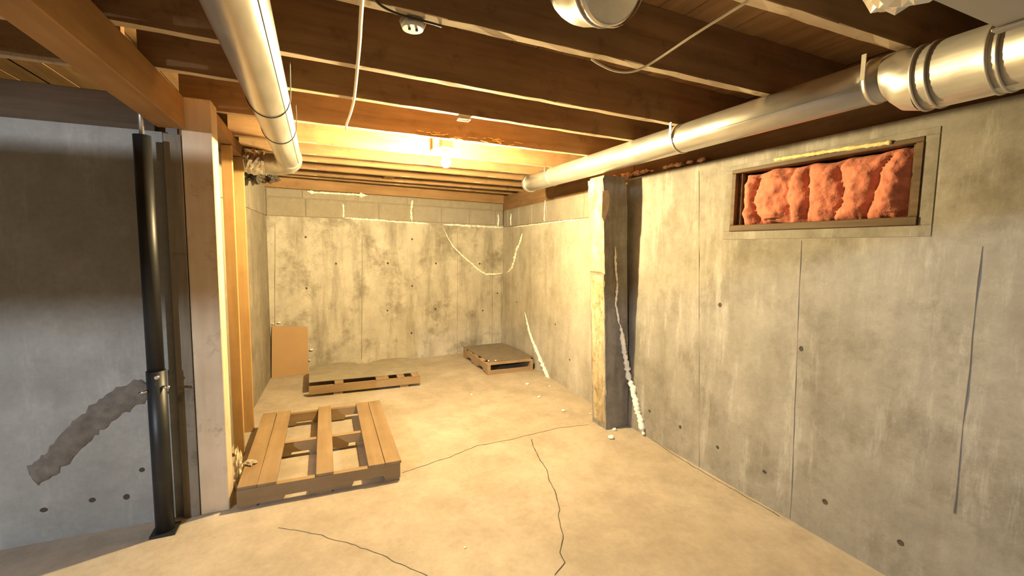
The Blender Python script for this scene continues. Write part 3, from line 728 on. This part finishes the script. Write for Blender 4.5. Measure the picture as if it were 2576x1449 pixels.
p3 = empty('wooden_pallet', (2.09, 5.29, 0), math.radians(.5))
sm3 = stringer('stringer', .93, .095, .04, ((-.22, .18, .03), (.22, .18, .03)), 'pallet_old_y', 'Y')
for x in (-.28, .28): link_mesh('stringer', sm3, p3, (x, 0, .02))
bb3 = box_me('bottom_board', .60, .10, .02, 'pallet_old_x', .002); tb3 = box_me('top_board', .60, .10, .02, 'pallet_old_x', .002)
for y in (-.42, 0, .42): link_mesh('bottom_board', bb3, p3, (0, y, .01))
for y in (-.415, -.2, .02, .22, .415): link_mesh('top_board', tb3, p3, (0, y, .125))
link_mesh('kick_board', box_me('kick_board', .52, .018, .03, 'pallet_old_x', .002), p3, (0.0, -.455, .035))
tag(p3, 'small weathered pallet in the back right corner', 'pallet')
zb = .137
out = [at(x, y, 2, zb) for x, y in ((1164, 873), (1200, 893), (1228, 907), (1234, 910), (1290, 906), (1337, 900), (1340, 899), (1300, 879), (1272, 866), (1262, 864), (1225, 867))]
o = prism('dark_board', [(v.x, v.y) for v in out], zb, zb + .008, 'darkboard'); tag(o, 'dark flat board covering the corner pallet', 'board')
for x, y in ((1229, 909), (1247, 908)):
    q = at(x, y, 2, zb + .008); tag(lump('foam_crumb', (q.x, q.y, zb + .014), (.012, .012, .008), 'foam', None, 2, .5, 2, x), 'tiny foam crumb on the dark board, %s' % ('at its corner' if x < 1240 else 'along its front edge'), 'foam', 'foam crumbs on the dark board')

# cardboard sheet leaning on the back wall
v = [on_line(683, 947, B0, B1, .10), on_line(776, 941, B0, B1, .10), on_line(774, 822, B0, B1, .012), on_line(684, 820, B0, B1, .012)]
v[0].z = v[1].z = .001; nn = Vector((0, -1, .12)).normalized() * .004
o = mesh_obj('cardboard_sheet', v + [a - nn for a in v], [(0, 1, 2, 3), (7, 6, 5, 4)] + [(i, 4 + i, 4 + (i + 1) % 4, (i + 1) % 4) for i in range(4)], 'cardboard'); tag(o, 'brown cardboard sheet leaning in the back left corner', 'cardboard')
for x, y, s, lb_ in ((702, 812, .018, 'crumb resting on top of the cardboard sheet'), (687, 815, .012, 'smaller crumb on the corner end of the cardboard sheet'), (783, 880, .022, 'pale scrap stuck at the right edge of the cardboard'), (778, 906, .015, 'small pale scrap low at the right edge of the cardboard')):
    q = on_line(x, y, B0, B1, .02); tag(lump('scrap', q, (s, s * .6, s * .5), 'foam', None, 2, .5, 2, x), lb_, 'scrap')

# crumpled paper at the studs
def crumple(name, loc, size, mat, label, seed):
    o = lump(name, loc, size, mat, None, 3, .9, 2.4, seed, False); return tag(o, label, 'trash', 'crumpled trash behind the thick post')
crumple('paper_scrap', (-.486, 3.07, .135), (.020, .03, .10), 'paper', 'bright crumpled paper scrap standing between post and slatted pallet', 3)
crumple('plastic_wad', (-.548, 3.03, .055), (.042, .038, .055), 'paper_grey', 'grey crumpled wad on the floor behind the thick post', 11)
crumple('paper_scrap', (-.43, 3.10, .141), (.035, .03, .010), 'paper_grey', 'small crumpled scrap lying on the slatted pallet edge', 17)

# dark dusty insulation where the foil sleeve meets the studs
for q, s, lb_, sd in (((-.50, 4.5, 2.13), (.07, .16, .075), 'dusty dark insulation tuft hanging beside the farthest stud', 2), ((-.40, 4.75, 2.13), (.06, .10, .05), 'ragged brown insulation tuft under the foil sleeve', 5)):
    bm = bmesh.new(); bmesh.ops.create_icosphere(bm, subdivisions=4, radius=1)
    for v in bm.verts:
        d = v.co.normalized(); k = 1 + .5 * noise.noise(d * 2 + Vector((sd, 0, 0))) + .55 * max(0, noise.noise(d * 7 + Vector((0, sd, 0))))
        v.co = Vector((d.x * s[0], d.y * s[1], d.z * s[2])) * k
    tag(link_mesh('insulation_tuft', bm_mesh('insulation_tuft', bm, 'fuzz'), None, q), lb_, 'insulation')

# pink tufts along the top of the right wall
for k, (x, y, s) in enumerate(((1545, 446, .030), (1578, 444, .05), (1605, 436, .036), (1620, 432, .03), (1641, 430, .014), (1677, 421, .024), (1690, 416, .022), (1708, 414, .026), (1735, 408, .02), (1765, 403, .025))):
    q = at(x, y, 0, XR + .02); q.z = max(q.z, 2.085)
    names = ['tuft beside the top of the leaning post', 'largest tuft right of the leaning post', 'third tuft counted from the leaning post', 'fourth tuft counted from the leaning post', 'fifth small tuft counted from the leaning post', 'sixth tuft, under the right duct strap', 'seventh tuft counted from the leaning post', 'eighth tuft counted from the leaning post', 'small tuft second nearest the window', 'tuft nearest the window']
    tag(lump('insulation_tuft', (q.x, q.y, q.z), (s * .8, s * 1.3, s * .55), 'pinkpale', None, 3, .8, 2.2, k * 3.3, True), 'pale pink insulation on the wall top, ' + names[k], 'insulation', 'pink insulation tufts on the right wall')

# ------------------------------------------------------------------ expanding foam in the cracks
ob_ = lambda x, y: on_line(x, y, B0, B1, .004)
of_ = lambda x, y: on_line(x, y, R0, R1, .004)
foam_bead([ob_(*p) for p in ((863, 511), (864, 530), (864, 548))], 'short upright foam bead on the back wall, leftmost', .008)
foam_bead([ob_(*p) for p in ((866, 548), (900, 551), (950, 554), (1000, 558), (1040, 560), (1078, 563))], 'long level foam bead under the blocks of the back wall', .009)
foam_bead([ob_(*p) for p in ((1115, 564), (1160, 567), (1210, 570), (1250, 572), (1268, 572))], 'level foam bead under the blocks near the back right corner', .009)
foam_bead([ob_(*p) for p in ((1038, 503), (1036, 515), (1034, 532), (1036, 556))], 'wavy upright foam bead in the middle of the back wall', .010)
foam_bead([ob_(*p) for p in ((1253, 539), (1254, 555), (1253, 570))], 'short upright foam bead just left of the back right corner', .008)
foam_bead([ob_(*p) for p in ((773, 481), (790, 484), (810, 485), (850, 487), (890, 489), (925, 492))], 'knobbly foam bead under the rim joist, upper left', lambda t: .019 if t < .1 or .85 < t < .95 else .008)
foam_bead([ob_(*p) for p in ((1116, 575), (1128, 600), (1140, 620), (1165, 645), (1185, 662), (1205, 680), (1222, 690), (1245, 690), (1264, 687))], 'slanting foam bead in the crack running down to the back corner', lambda t: .004 + .009 * t)
foam_bead([of_(*p) for p in ((1276, 686), (1288, 675), (1295, 650), (1299, 630), (1310, 605), (1313, 588)) ], 'foam bead climbing the far right wall from the corner', .011)
foam_bead([of_(*p) for p in ((1285, 538), (1285, 568))], 'short upright foam bead just right of the back corner', .007)
foam_bead([of_(*p) for p in ((1292, 571), (1330, 567), (1370, 562), (1420, 556), (1460, 551))], 'thin level foam bead under the blocks of the right wall', .006)
foam_bead([of_(*p) for p in ((1371, 503), (1370, 530), (1369, 558))], 'thin upright foam bead between the right wall blocks', .004)
foam_bead([of_(*p) for p in ((1320, 785), (1326, 810), (1333, 840), (1345, 870), (1360, 905), (1372, 932), (1383, 958), (1397, 972), (1430, 990), (1458, 1007), (1476, 1016))], 'long slanting foam bead from mid wall to floor left of the leaning post', lambda t: .006 + .015 * min(1, 2 * t) * (1.4 - t))
foam_bead([at(x, y, 1, 2.962) for x, y in ((1547, 620), (1549, 680), (1553, 715), (1549, 760), (1556, 805), (1560, 822))], 'thin foam bead down the front of the leaning post', .006)
foam_bead([at(x, y, 1, 2.960) for x, y in ((1561, 818), (1566, 850), (1571, 885), (1577, 920), (1580, 945))] + [at(x, y, 0, XR - .012) for x, y in ((1592, 975), (1598, 1005), (1604, 1030), (1612, 1060), (1620, 1094))], 'thick foam bead from the leaning post down to the floor', lambda t: .013 + .008 * t)
for x, y, s, l in ((1326, 968, .018, 'foam crumb nearest the corner pallet'), (1356, 1000, .016, 'foam crumb a little in front of the corner pallet crumb'), (1417, 1035, .016, 'foam crumb left of the leaning post'), (1485, 1042, .009, 'tiny foam crumb at the left foot of the leaning post'), (1571, 1064, .024, 'biggest foam crumb at the right foot of the leaning post'), (1545, 1083, .018, 'foam crumb before the foot of the leaning post'), (1537, 1103, .022, 'foam crumb farthest out in front of the leaning post'), (1186, 993, .010, 'lone foam crumb in the middle of the floor'), (640, 1010, .009, 'tiny crumb on the floor by the left wall'), (1170, 1378, .006, 'tiny white speck on the floor nearest the camera'), (1382, 972, .010, 'small crumb at the foot of the slanting foam bead')):
    crumb(x, y, s, l)

# finer pieces belong to the part they sit on
for o in list(bpy.data.objects):
    if o.parent is None or o.type != 'MESH' or o.matrix_basis.translation.length > 1e-6: continue
    base = o.name.split('.')[0]
    want = {'socket': 'porcelain_base', 'seam_ridge': 'pipe', 'collar': 'elbow', 'screw': 'elbow' if o.parent.name.startswith('round') else 'inner_tube', 'pin': 'outer_tube', 'bead': 'wide_pipe', 'rim': 'cap', 'end_collar': 'end_cap'}.get(base)
    if not want: continue
    for q in o.parent.children:
        if q.name.split('.')[0] == want and q.matrix_basis.translation.length < 1e-6: o.parent = q; break
